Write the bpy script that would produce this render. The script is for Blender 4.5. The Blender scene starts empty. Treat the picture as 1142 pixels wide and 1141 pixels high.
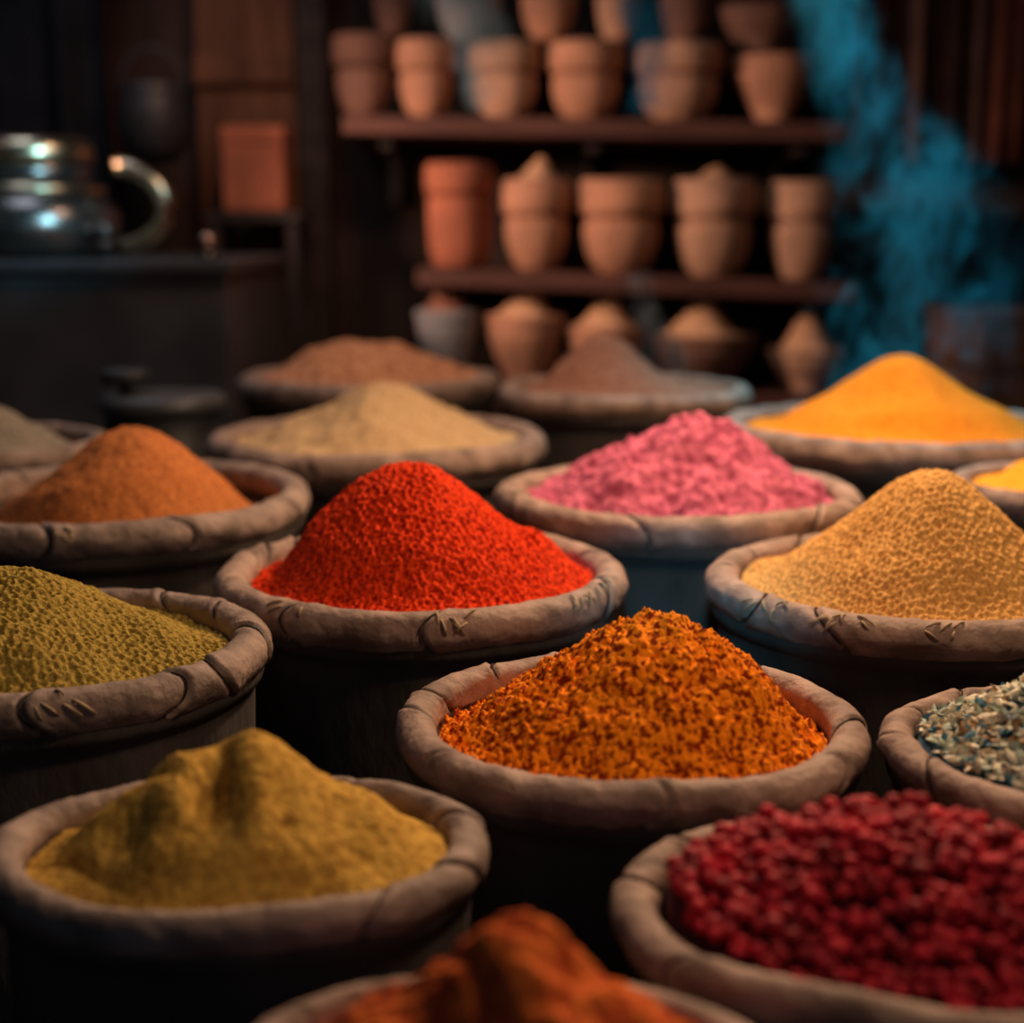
import bpy, math, random
import numpy as np
from mathutils import Vector, Matrix

C = bpy.context.scene.collection
SC = bpy.context.scene
PI = math.pi
R_ = math.radians

# ------------------------------------------------------------------ camera, world, light, exposure
PITCH, FPX, EYE = R_(11.0), 1600.0, 0.90
cam_d = bpy.data.cameras.new('camera')
cam = bpy.data.objects.new('camera', cam_d)
C.objects.link(cam)
cam.location = (0, 0, EYE)
cam.rotation_euler = (PI / 2 - PITCH, 0, 0)
cam_d.sensor_width = 36.0
cam_d.lens = FPX / 1142 * 36.0
cam_d.clip_start = 0.02
cam_d.dof.use_dof = True
cam_d.dof.focus_distance = 1.22
cam_d.dof.aperture_fstop = 2.6
SC.camera = cam

SC.cycles.volume_max_steps = 512
SC.view_settings.view_transform = 'Standard'
SC.view_settings.look = 'None'
SC.view_settings.gamma = 1
SC.view_settings.use_curve_mapping = False
SC.view_settings.exposure = 0.0

w = bpy.data.worlds.new('world')
SC.world = w
w.use_nodes = True
w.node_tree.nodes['Background'].inputs[0].default_value = (0.05, 0.12, 0.18, 1)
w.node_tree.nodes['Background'].inputs[1].default_value = 0.12


def lamp(name, kind, loc, aim, energy, color, size=0.2, spot=None, blend=0.6):
    d = bpy.data.lights.new(name, kind)
    d.energy, d.color = energy, color
    if kind == 'AREA':
        d.shape = 'DISK'
        d.size = size
    else:
        d.shadow_soft_size = size
    if kind == 'SPOT':
        d.spot_size, d.spot_blend = R_(spot), blend
    o = bpy.data.objects.new(name, d)
    C.objects.link(o)
    o.location = loc
    o.rotation_euler = (Vector(aim) - Vector(loc)).to_track_quat('-Z', 'Y').to_euler()
    return o


WARM = (1.0, 0.66, 0.40)
lamp('pendant_light', 'AREA', (0.40, 1.95, 1.42), (0.15, 1.3, 0.55), 18, WARM, 0.14)
lamp('front_fill_light', 'AREA', (0.56, 0.88, 1.60), (0.10, 0.9, 0.5), 6.2, WARM, 0.2)  # added warm fill for the front rims, orange heap and berries
lamp('shelf_light', 'SPOT', (-1.50, 3.55, 1.38), (0.50, 4.62, 0.84), 150, (1.0, 0.62, 0.46), 0.10, 54, 0.9)
lamp('back_left_fill_light', 'SPOT', (-0.5, 3.6, 2.2), (-1.05, 4.8, 1.05), 30, (1.0, 0.50, 0.30), 0.12, 60, 0.9)  # added warm fill that brings out the brown wall at back left
lamp('cool_tub_spot', 'SPOT', (0.0, 0.1, 1.25), (0.205, 1.63, 0.43), 75, (0.07, 0.48, 0.75), 0.05, 11, 0.8)  # no window: added narrow spot turning the pink tub's body teal
lamp('cool_tub_spot', 'SPOT', (0.2, 0.2, 1.35), (0.62, 2.05, 0.48), 34, (0.07, 0.48, 0.75), 0.05, 8, 0.8)  # second added spot, for the amber tub's body; no window either
lamp('rear_fill_light', 'AREA', (-0.05, 3.0, 2.0), (0.0, 2.85, 0.6), 9.5, (1.0, 0.66, 0.44), 0.2)  # added fill over the far tubs, not a hanging lamp
lamp('smoke_light', 'SPOT', (1.25, 3.55, 2.45), (0.82, 2.84, 1.08), 230, (0.14, 0.72, 0.95), 0.12, 32, 0.8)
lamp('kettle_light', 'SPOT', (-0.30, 2.55, 1.50), (-1.24, 3.75, 0.98), 85, (0.30, 0.78, 1.0), 0.10, 24, 0.8)
lamp('counter_fill_light', 'AREA', (-1.25, 3.2, 2.7), (-1.2, 3.3, 0), 9, (0.62, 0.78, 1.0), 0.8)  # added overhead fill for counter and kettle; the ceiling is closed
lamp('ambient_fill_light', 'AREA', (0.0, -1.4, 1.9), (0, 3.0, 0.7), 2.6, (0.32, 0.62, 0.95), 1.8)  # added soft cool ambient behind the camera; the front wall has no door


# ------------------------------------------------------------------ helpers
def at(px, py, Y):
    """World point at distance Y down the room for a spot of the 1142 x 1141 survey photograph."""
    u, v = (px - 571) / FPX, (570.5 - py) / FPX
    ry = math.cos(PITCH) + v * math.sin(PITCH)
    rz = v * math.cos(PITCH) - math.sin(PITCH)
    k = Y / ry
    return Vector((k * u, Y, EYE + k * rz))


def hash2(ix, iy, seed):
    n = (ix.astype(np.int64) * 374761393 + iy.astype(np.int64) * 668265263 + seed * 1274126177) & 0xFFFFFFFF
    n = ((n ^ (n >> 13)) * 1274126177) & 0xFFFFFFFF
    n = n ^ (n >> 16)
    return (n & 0xFFFFFF) / float(0xFFFFFF)


def vnoise(x, y, seed=0):
    x = np.asarray(x, float)
    y = np.asarray(y, float)
    ix, iy = np.floor(x), np.floor(y)
    fx, fy = x - ix, y - iy
    fx = fx * fx * fx * (fx * (fx * 6 - 15) + 10)
    fy = fy * fy * fy * (fy * (fy * 6 - 15) + 10)
    a, b = hash2(ix, iy, seed), hash2(ix + 1, iy, seed)
    c, d = hash2(ix, iy + 1, seed), hash2(ix + 1, iy + 1, seed)
    return ((a * (1 - fx) + b * fx) * (1 - fy) + (c * (1 - fx) + d * fx) * fy) * 2 - 1


def fbm(x, y, seed=0, oct=3):
    s, a = 0, 1.0
    for o in range(oct):
        s = s + a * vnoise(x * 2 ** o + 13.7 * o, y * 2 ** o - 7.1 * o, seed + o)
        a *= 0.5
    return s


def cells(x, y, jitter=0.5, seed=0):
    """Distance to the nearest point of a jittered lattice (in lattice units)."""
    x = np.asarray(x, float)
    y = np.asarray(y, float)
    ix, iy = np.floor(x), np.floor(y)
    best = np.full(x.shape, 9.0)
    for dx in (-1, 0, 1):
        for dy in (-1, 0, 1):
            jx, jy = ix + dx, iy + dy
            qx = jx + 0.5 + jitter * (hash2(jx, jy, seed) - 0.5) + 0.25 * (np.mod(jy, 2) * 2 - 1)
            qy = jy + 0.5 + jitter * (hash2(jx, jy, seed + 77) - 0.5)
            best = np.minimum(best, np.hypot(x - qx, y - qy))
    return best


def mesh_obj(name, verts, faces, mat, parent=None, smooth=True, loc=None, mat_idx=None):
    me = bpy.data.meshes.new(name)
    if isinstance(verts, np.ndarray):
        verts = verts.tolist()
    if isinstance(faces, np.ndarray):
        faces = faces.tolist()
    me.from_pydata(verts, [], faces)
    for m in (mat if isinstance(mat, (list, tuple)) else [mat]):
        me.materials.append(m)
    if mat_idx is not None:
        me.polygons.foreach_set('material_index', mat_idx)
    if smooth:
        me.polygons.foreach_set('use_smooth', [True] * len(me.polygons))
    me.update()
    o = bpy.data.objects.new(name, me)
    C.objects.link(o)
    if parent:
        o.parent = parent
    if loc is not None:
        o.location = loc
    return o


def tag(o, label=None, cat=None, group=None, kind=None):
    if label: o['label'] = label
    if cat: o['category'] = cat
    if group: o['group'] = group
    if kind: o['kind'] = kind
    return o


def thing(name, label, cat, loc, group=None, rotz=0):
    o = bpy.data.objects.new(name, None)
    o.empty_display_size = 0.05
    C.objects.link(o)
    o.location = loc
    o.rotation_euler = (0, 0, rotz)
    return tag(o, label, cat, group)


def lathe(prof, n=64, sy=1.0, wob=None, closed=False, inner=999):
    """Surface of revolution about z; prof = [(r, z)...]; sy squashes y; wob(theta array) scales the radius."""
    th = np.linspace(0, 2 * PI, n, endpoint=False)
    wr = wob(th) if wob is not None else np.ones(n)
    V, F = [], []
    for q, (r, z) in enumerate(prof):
        if q >= inner: wr = np.ones(n)
        V.append(np.stack([r * wr * np.cos(th), r * wr * np.sin(th) * sy, np.full(n, z)], 1))
    V = np.concatenate(V)
    m = len(prof)
    for i in range(m if closed else m - 1):
        a, b = i * n, ((i + 1) % m) * n
        for j in range(n):
            k = (j + 1) % n
            F.append((a + j, a + k, b + k, b + j))
    return V, F


def box(sx, sy, sz, c=(0, 0, 0), bev=0.0):
    import bmesh
    bm = bmesh.new()
    bmesh.ops.create_cube(bm, size=1.0)
    for v in bm.verts:
        v.co = Vector((v.co.x * sx + c[0], v.co.y * sy + c[1], v.co.z * sz + c[2]))
    if bev:
        bmesh.ops.bevel(bm, geom=list(bm.edges), offset=bev, segments=2, affect='EDGES', profile=0.6)
    bm.verts.index_update()
    V = [tuple(v.co) for v in bm.verts]
    F = [tuple(v.index for v in f.verts) for f in bm.faces]
    bm.free()
    return V, F


def merge(*parts):
    V, F = [], []
    for v, f in parts:
        o = len(V)
        V += [tuple(p) for p in v]
        F += [tuple(i + o for i in q) for q in f]
    return V, F


def tube(pts, r, n=8):
    """Round tube along pts with end caps."""
    P = [Vector(p) for p in pts]
    V, F = [], []
    up = Vector((0, 0, 1))
    for i, p in enumerate(P):
        t = (P[min(i + 1, len(P) - 1)] - P[max(i - 1, 0)]).normalized()
        a = t.cross(up)
        if a.length < 1e-3: a = t.cross(Vector((1, 0, 0)))
        a.normalize()
        b = a.cross(t)
        rr = r[i] if isinstance(r, (list, tuple)) else r
        for k in range(n):
            q = p + (a * math.cos(2 * PI * k / n) + b * math.sin(2 * PI * k / n)) * rr
            V.append(tuple(q))
    for i in range(len(P) - 1):
        for k in range(n):
            F.append((i * n + k, i * n + (k + 1) % n, (i + 1) * n + (k + 1) % n, (i + 1) * n + k))
    F.append(tuple(range(n - 1, -1, -1)))
    F.append(tuple(range((len(P) - 1) * n, len(P) * n)))
    return V, F


# ------------------------------------------------------------------ materials
def material(name, color, rough=0.85, var=0.25, scale=12, bump=0.3, bscale=60, bdist=0.004, metal=0.0, color2=None,
             stretch=None, spec=0.3, detail=4, lo=0.35, hi=0.68):
    m = bpy.data.materials.new(name)
    m.use_nodes = True
    nt = m.node_tree
    b = nt.nodes['Principled BSDF']
    b.inputs['Roughness'].default_value = rough
    b.inputs['Metallic'].default_value = metal
    b.inputs['Specular IOR Level'].default_value = spec
    tc = nt.nodes.new('ShaderNodeTexCoord')
    src = tc.outputs['Object']
    if stretch:
        mp = nt.nodes.new('ShaderNodeMapping')
        mp.inputs['Scale'].default_value = stretch
        nt.links.new(src, mp.inputs[0])
        src = mp.outputs[0]
    n1 = nt.nodes.new('ShaderNodeTexNoise')
    n1.inputs['Scale'].default_value = scale
    n1.inputs['Detail'].default_value = detail
    nt.links.new(src, n1.inputs['Vector'])
    cr = nt.nodes.new('ShaderNodeValToRGB')
    c2 = color2 or tuple(c * (1 - var) for c in color)
    cr.color_ramp.elements[0].color = (*c2, 1)
    cr.color_ramp.elements[1].color = (*color, 1)
    cr.color_ramp.elements[0].position = lo
    cr.color_ramp.elements[1].position = hi
    nt.links.new(n1.outputs['Fac'], cr.inputs[0])
    nt.links.new(cr.outputs[0], b.inputs['Base Color'])
    if bump:
        n2 = nt.nodes.new('ShaderNodeTexNoise')
        n2.inputs['Scale'].default_value = bscale
        n2.inputs['Detail'].default_value = 5
        nt.links.new(src, n2.inputs['Vector'])
        bp = nt.nodes.new('ShaderNodeBump')
        bp.inputs['Strength'].default_value = bump
        bp.inputs['Distance'].default_value = bdist
        nt.links.new(n2.outputs['Fac'], bp.inputs['Height'])
        nt.links.new(bp.outputs[0], b.inputs['Normal'])
    return m


def powder(name, color, color2, gscale=350, bump=0.6, lo=0.35, hi=0.6):
    return material(name, color, rough=0.95, scale=gscale, color2=color2, bump=bump, bscale=gscale * 1.6, bdist=0.002,
                    spec=0.1, detail=2, lo=lo, hi=hi)


M = {}
M['rim'] = material('wrapped_hide', (0.40, 0.27, 0.215), 0.7, color2=(0.17, 0.11, 0.085), scale=26, bump=0.8, bscale=85, bdist=0.004)
M['rim_dark'] = material('wrapped_hide_grey', (0.36, 0.26, 0.215), 0.72, color2=(0.16, 0.115, 0.095), scale=26, bump=0.8, bscale=85, bdist=0.004)
M['body'] = material('tub_cloth', (0.085, 0.068, 0.06), 0.9, var=0.5, scale=14, bump=0.5, bscale=90, stretch=(1, 1, 0.35))
M['seam'] = material('crevice_shade', (0.035, 0.022, 0.018), 0.95, var=0.4, scale=60, bump=0.3)  # shade of the seam crevices given as a dark colour
M['twine'] = material('straw_twine', (0.46, 0.33, 0.20), 0.8, var=0.4, scale=90, bump=0.2)
M['red'] = powder('chilli_powder', (0.82, 0.060, 0.009), (0.30, 0.008, 0.005), 240, lo=.36, hi=.54)
M['orange'] = powder('orange_spice', (1.0, 0.29, 0.010), (0.26, 0.028, 0.003), 190, lo=.42, hi=.53)
M['tan'] = powder('tan_spice', (0.78, 0.44, 0.14), (0.50, 0.24, 0.065))
M['pink'] = powder('pink_spice', (0.60, 0.15, 0.24), (0.30, 0.055, 0.105), 60)
M['beige'] = powder('beige_spice', (0.62, 0.42, 0.23), (0.42, 0.26, 0.13), 200)
M['flat'] = powder('russet_spice', (0.60, 0.29, 0.15), (0.36, 0.13, 0.07), 60)
M['cocoa'] = powder('brown_spice', (0.36, 0.16, 0.10), (0.22, 0.09, 0.06), 120)
M['amber'] = powder('amber_spice', (0.92, 0.29, 0.012), (0.80, 0.20, 0.01), 120)
M['yellow'] = powder('yellow_spice', (0.90, 0.38, 0.03), (0.75, 0.28, 0.02), 120)
M['rust'] = powder('rust_spice', (0.52, 0.18, 0.05), (0.32, 0.095, 0.032), 200)
M['grey'] = powder('grey_spice', (0.30, 0.25, 0.19), (0.18, 0.145, 0.11), 160)
M['olive'] = powder('olive_spice', (0.40, 0.285, 0.066), (0.24, 0.16, 0.03))
M['mustard'] = powder('mustard_spice', (0.56, 0.335, 0.065), (0.36, 0.19, 0.035), 140)
M['paprika'] = powder('paprika_spice', (0.66, 0.15, 0.03), (0.42, 0.055, 0.018), 90)
M['berry'] = material('dried_berry', (0.62, 0.018, 0.042), 0.65, color2=(0.20, 0.004, 0.012), scale=50, bump=0.5, bscale=260, bdist=0.003, spec=0.25)
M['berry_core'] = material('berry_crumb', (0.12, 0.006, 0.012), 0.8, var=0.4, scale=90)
M['chip_a'] = material('chip_cream', (0.72, 0.66, 0.50), 0.6, var=0.2, scale=120)
M['chip_b'] = material('chip_sage', (0.42, 0.50, 0.40), 0.6, var=0.2, scale=120)
M['chip_c'] = material('chip_blue', (0.04, 0.16, 0.25), 0.6, var=0.3, scale=120)
M['chip_d'] = material('chip_tan', (0.50, 0.30, 0.14), 0.6, var=0.3, scale=120)
M['clay'] = material('fired_clay', (0.58, 0.28, 0.165), 0.8, var=0.35, scale=9, bump=0.3, bscale=40)
M['clay_pale'] = material('pale_fired_clay', (0.62, 0.35, 0.22), 0.8, var=0.35, scale=9, bump=0.3, bscale=40)
M['clay_red'] = material('red_fired_clay', (0.46, 0.145, 0.075), 0.8, var=0.35, scale=9, bump=0.3, bscale=40)
M['clay_dark'] = material('smoked_clay', (0.24, 0.12, 0.085), 0.8, var=0.4, scale=9, bump=0.3, bscale=40)
M['clay_grey'] = material('ash_grey_clay', (0.36, 0.34, 0.34), 0.8, var=0.3, scale=9, bump=0.3, bscale=40)
M['flour'] = powder('pale_flour', (0.74, 0.44, 0.26), (0.55, 0.30, 0.17), 60)
M['wood'] = material('red_brown_board', (0.15, 0.062, 0.045), 0.7, var=0.5, scale=6, bump=0.3, bscale=24, stretch=(0.4, 4, 4))
M['wood_dark'] = material('dark_board', (0.045, 0.032, 0.028), 0.7, var=0.5, scale=6, bump=0.3, bscale=24, stretch=(0.4, 4, 4))
M['wood_brown'] = material('brown_board', (0.17, 0.075, 0.038), 0.75, var=0.6, scale=3, bump=0.3, bscale=20, stretch=(4, 4, 0.6))
M['iron'] = material('black_iron', (0.030, 0.031, 0.036), 0.5, var=0.3, scale=10, bump=0.2, bscale=80, spec=0.5)
M['counter'] = material('counter_iron', (0.085, 0.083, 0.09), 0.42, var=0.4, scale=6, bump=0.15, bscale=50, spec=0.6)
M['steel'] = material('dark_steel', (0.16, 0.13, 0.12), 0.27, metal=0.9, var=0.3, scale=8, bump=0.05)
M['brass'] = material('worn_brass', (0.62, 0.46, 0.30), 0.28, metal=1.0, var=0.4, scale=20, bump=0.1)
M['copper'] = material('worn_copper', (0.72, 0.40, 0.28), 0.22, metal=1.0, var=0.2, scale=20, bump=0.05)
M['cloth_dark'] = material('navy_cloth', (0.016, 0.018, 0.024), 0.95, var=0.4, scale=8, bump=0.3, spec=0.1)
M['cloth_brown'] = material('brown_cloth', (0.11, 0.058, 0.047), 0.95, var=0.4, scale=8, bump=0.3, spec=0.1)
M['cloth_red'] = material('red_brown_cloth', (0.20, 0.065, 0.042), 0.95, var=0.4, scale=8, bump=0.3, spec=0.1)
M['plaster'] = material('mud_plaster', (0.065, 0.040, 0.030), 0.95, var=0.5, scale=2.5, bump=0.5, bscale=14, bdist=0.02)
M['plank_floor'] = material('floor_planks', (0.05, 0.036, 0.03), 0.8, var=0.5, scale=5, bump=0.3, bscale=20, stretch=(4, 0.4, 4))

# ------------------------------------------------------------------ the room
def slab(name, size, c, mat):
    o = mesh_obj(name, *box(*size), mat, smooth=False, loc=c)
    return tag(o, kind='structure')


BACK = 5.0
slab('floor', (6.4, 7.0, 0.1), (0, 1.75, -0.05), M['plank_floor'])
slab('ceiling', (6.4, 7.0, 0.1), (0, 1.75, 2.85), M['plaster'])
slab('wall_back', (6.2, 0.1, 2.8), (0, BACK + 0.05, 1.4), M['plaster'])
slab('wall_left', (0.1, 6.8, 2.8), (-3.05, 1.65, 1.4), M['plaster'])
slab('wall_right', (0.1, 6.8, 2.8), (3.05, 1.65, 1.4), M['plaster'])
slab('wall_front', (6.2, 0.1, 2.8), (0, -1.7, 1.4), M['plaster'])

# low display table that carries every tub
TZ = 0.25
tb = thing('display_table', 'dark plank table carrying all the tubs of spice', 'table', (0.06, 1.90, 0))
parts = []
for i in range(13):
    x = -1.2 + i * 0.2
    parts.append(box(0.194, 3.1, 0.04, (x, 0, TZ - 0.02), 0.004))
mesh_obj('table_top', *merge(*parts), M['wood_dark'], tb, smooth=False)
for sx in (-1, 1):
    for sy in (-1, 1):
        mesh_obj('leg', *box(0.09, 0.09, TZ - 0.04, (sx * 1.2, sy * 1.45, (TZ - 0.04) / 2), 0.006), M['wood_dark'], tb, smooth=False)


# ------------------------------------------------------------------ tubs and heaps
def tub(spec):
    nm, X, Y, z, R, s, seed, wobamp, seams, tufts, rim_mat, label, n = spec
    rng = random.Random(seed)
    ph = [rng.uniform(0, 6.28) for _ in range(4)]
    wob = lambda th: 1 + wobamp * (0.5 * np.sin(2 * th + ph[0]) * 0.6 + 0.6 * np.sin(3 * th + ph[1]) + 0.5 * np.sin(5 * th + ph[2]) + 0.35 * np.sin(7 * th + ph[3]))
    zw = lambda th: wobamp * 0.55 * R * (np.sin(3 * th + ph[2]) + 0.7 * np.sin(4 * th + ph[0]))
    root = thing('spice_tub', label, 'tub', (X, Y, TZ), 'hide-rimmed spice tubs')
    H = z - TZ                       # height of the rim's crest above the table
    rt = 0.085 * R
    b0 = H - 1.6 * rt
    prof = [(0.0, 0.0), (0.84 * R, 0.0), (0.875 * R, 0.012), (0.905 * R, 0.35 * H), (0.925 * R, b0 - 0.16 * R),
            (0.93 * R, b0 - 0.10 * R), (0.958 * R, b0 - 0.085 * R), (0.968 * R, b0 - 0.05 * R), (0.966 * R, b0), (0.955 * R, H - 1.0 * rt),
            (0.915 * R, H - 0.5 * rt), (0.855 * R, H - 1.0 * rt), (0.845 * R, b0 - 0.1 * R), (0.82 * R, 0.03), (0.0, 0.03)]
    V, F = lathe(prof, 96, s, wob, inner=11)
    mesh_obj('body', V, F, M['body'], root)
    # rolled rim with seams
    mseg = 30
    th = np.linspace(0, 2 * PI, n, endpoint=False)
    fi = np.linspace(0, 2 * PI, mseg, endpoint=False)
    T, P = np.meshgrid(th, fi, indexing='ij')
    rad = np.full(T.shape, rt)
    cx, sx_ = np.cos(T) * 3.0, np.sin(T) * 3.0
    rad *= 1 + 0.05 * vnoise(np.cos(T) * 5, np.sin(T) * 5 + P * 0.6, seed) + 0.035 * fbm(np.cos(T) * 14 + 2.0 * np.sin(P), np.sin(T) * 14 + np.cos(P) * 1.5, seed + 3, 3)
    wd = 0.0030 / R
    for (deg, depth) in seams:
        c = R_(deg)
        d = (T - c + 0.10 * np.sin(P + deg) + PI) % (2 * PI) - PI
        rad *= 1 - 0.30 * depth * np.exp(-(d / wd) ** 2) + 0.09 * depth * np.exp(-((d - 2.6 * wd) / (1.5 * wd)) ** 2) + 0.05 * depth * np.exp(-((d - 5 * wd) / (5 * wd)) ** 2)
    # overlap lip running under the rim
    rad *= 1 + 0.10 * np.exp(-((P - 5.2) / 0.25) ** 2) - 0.10 * np.exp(-((P - 4.85) / 0.15) ** 2)
    Rc = (R - rt) * wob(T)
    rr = np.maximum(Rc + rad * np.cos(P), 0.838 * R)
    Z = H - rt + rad * np.sin(P) * 1.0 + zw(T)
    V = np.stack([rr * np.cos(T), rr * np.sin(T) * s, Z], -1).reshape(-1, 3)
    i, j = np.meshgrid(np.arange(n), np.arange(mseg), indexing='ij')
    i2, j2 = (i + 1) % n, (j + 1) % mseg
    F = np.stack([i * mseg + j, i2 * mseg + j, i2 * mseg + j2, i * mseg + j2], -1).reshape(-1, 4)
    rim = mesh_obj('rim', V, F, M[rim_mat], root)
    for (deg, depth) in seams:  # dark tubes laid in the deeper grooves to stand for their shade
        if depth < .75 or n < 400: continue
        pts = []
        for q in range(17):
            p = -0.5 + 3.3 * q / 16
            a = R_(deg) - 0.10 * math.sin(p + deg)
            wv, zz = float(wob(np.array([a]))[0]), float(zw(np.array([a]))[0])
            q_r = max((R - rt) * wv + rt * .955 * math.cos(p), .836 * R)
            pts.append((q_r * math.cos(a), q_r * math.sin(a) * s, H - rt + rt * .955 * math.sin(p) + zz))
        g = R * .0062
        sc_ = mesh_obj('seam_shade', *tube(pts, [g * (.25 + .75 * math.sin(PI * q / 16) ** .5 * (0.75 + .25 * math.sin(q * 1.7 + deg))) for q in range(17)], 7), M['seam'], rim)
        sc_['label'] = 'dark tube standing for the shade in a rim seam'
    # little straw stitches tied over seams
    for (deg, k) in tufts:
        c = R_(deg)
        bits = []
        for q in range(k):
            t0 = c + rng.uniform(-0.10, 0.10)
            p0 = rng.uniform(0.55, 1.5)
            dt, dp = rng.uniform(-0.09, 0.09), rng.uniform(-0.9, -0.35)
            pts = []
            for e in range(6):
                f = e / 5
                a = t0 + dt * f
                p = p0 + dp * f
                lift = rt * (1.04 + 0.10 * math.sin(PI * f))
                wv = float(wob(np.array([a]))[0])
                zz = float(zw(np.array([a]))[0])
                rr_ = (R - rt) * wv + lift * math.cos(p)
                pts.append((rr_ * math.cos(a), rr_ * math.sin(a) * s, H - rt + lift * math.sin(p) + zz))
            bits.append(tube(pts, [0.0008, 0.0013, 0.0014, 0.0013, 0.0010, 0.0005], 6))
        st = mesh_obj('twine_stitch', *merge(*bits), M['twine'], rim)
        st['label'] = 'straw-coloured stitch tied over the rim'
    return root


def heap(name, label, cat, X, Y, z, R, s, mat, peaks, lev=-0.09, tilt=(0, 0), n=200, grain=None, lumps=(0.02, 5), ridges=None, pits=(), seed=1, kind=None):
    """A mound of powder filling a tub: a solid whose top is a height field over the tub's mouth (units of R)."""
    g = np.linspace(-1, 1, n)
    A, B = np.meshgrid(g, g, indexing='ij')
    a2, b2 = A * np.sqrt(np.maximum(0, 1 - B * B / 2)), B * np.sqrt(np.maximum(0, 1 - A * A / 2))   # square grid onto the disc
    x, y = a2 * 0.826, b2 * 0.826
    h = np.zeros_like(x)
    for (px, py, hh, rx, ry, p) in peaks:
        r = np.hypot((x - px) / rx, (y - py) / ry)
        r = np.sqrt(r * r + 0.012) - 0.11
        h = np.maximum(h, 0) + 0
        c = hh * np.exp(-np.maximum(r, 0) ** p)
        k = 14.0
        h = np.log(np.exp(k * h) + np.exp(k * c) - 1 + 1e-9) / k
    e = np.clip((np.hypot(x, y) - .52) / .31, 0, 1)
    h = h * (1 - .85 * e * e * (3 - 2 * e))
    h = h + lumps[0] * fbm(x * lumps[1], y * lumps[1], seed, 3)
    for (px, py, dd, rx, ry) in pits:
        h = h - dd * np.exp(-np.hypot((x - px) / rx, (y - py) / ry) ** 2)
    if ridges:
        h = h - ridges[0] * np.maximum(0, 1 - np.abs(fbm(x * ridges[1] + 1.5 * y, y * ridges[1] * 0.6, seed + 9, 2)) * 2.2)
    h = lev + tilt[0] * x + tilt[1] * y + h
    xm, ym, zm = x * R, y * R * s, h * R
    if grain:
        size, amp, jit, kindg = grain
        wx = xm + 0.25 * size * vnoise(xm / size * 0.5, ym / size * 0.5, seed + 4)
        d = cells(wx / size, ym / size / 0.9, jit, seed + 5)
        big = vnoise(xm / size * 0.22, ym / size * 0.22, seed + 6)
        if kindg == 'net':
            zm = zm + amp * (np.minimum(d, 0.62) / 0.62 - 0.5) * (1 + 0.35 * big)
        else:
            zm = zm + amp * (0.5 - np.minimum(d, 0.75) / 0.75) * (1 + 0.5 * big) + 0.9 * amp * vnoise(xm / size * 0.6, ym / size * 0.6, seed + 7)
        zm = zm + 0.25 * amp * vnoise(xm / size * 2.1, ym / size * 2.1, seed + 8)
    V = np.stack([xm, ym, zm], -1).reshape(-1, 3)
    i, j = np.meshgrid(np.arange(n - 1), np.arange(n - 1), indexing='ij')
    F = np.stack([i * n + j, (i + 1) * n + j, (i + 1) * n + j + 1, i * n + j + 1], -1).reshape(-1, 4).tolist()
    border = [k * n for k in range(n)] + [(n - 1) * n + k for k in range(1, n)] + [k * n + n - 1 for k in range(n - 2, -1, -1)] + [k for k in range(n - 2, 0, -1)]
    V = V.tolist()
    o = len(V)
    zb = (lev - 0.35) * R
    for k in border:
        V.append([V[k][0] * 0.96, V[k][1] * 0.96, zb])
    m = len(border)
    for k in range(m):
        k2 = (k + 1) % m
        F.append([border[k2], border[k], o + k, o + k2])
    F.append(list(range(o, o + m)))
    ob = mesh_obj(name, V, F, mat, loc=(X, Y, z))
    tag(ob, label, cat, 'heaps of ground spice', kind)
    return ob, (xm, ym, zm)


# name: X, Y, rim height, R, depth scale
P = dict(orange=(0.094, 1.080, 0.532, 0.184, 0.95), red=(-0.095, 1.497, 0.553, 0.220, 1.0), tan=(0.425, 1.469, 0.551, 0.219, 1.0),
         pink=(0.221, 1.873, 0.572, 0.243, 0.97), beige=(-0.226, 2.400, 0.572, 0.286, 1.0), flat=(-0.305, 3.092, 0.604, 0.282, 1.0),
         cocoa=(0.217, 2.749, 0.615, 0.243, 1.0), amber=(0.640, 2.360, 0.595, 0.302, 0.95), yellow=(0.785, 1.905, 0.574, 0.194, 0.9),
         rust=(-0.515, 1.855, 0.571, 0.249, 1.06), grey=(-0.830, 2.215, 0.588, 0.198, 0.95), olive=(-0.4205, 1.210, 0.555, 0.2045, 0.92),
         mustard=(-0.176, 0.864, 0.521, 0.162, 0.72), berry=(0.231, 0.782, 0.517, 0.172, 0.78), chips=(0.432, 1.018, 0.529, 0.152, 0.95),
         paprika=(-0.005, 0.622, 0.509, 0.141, 0.70))

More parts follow.
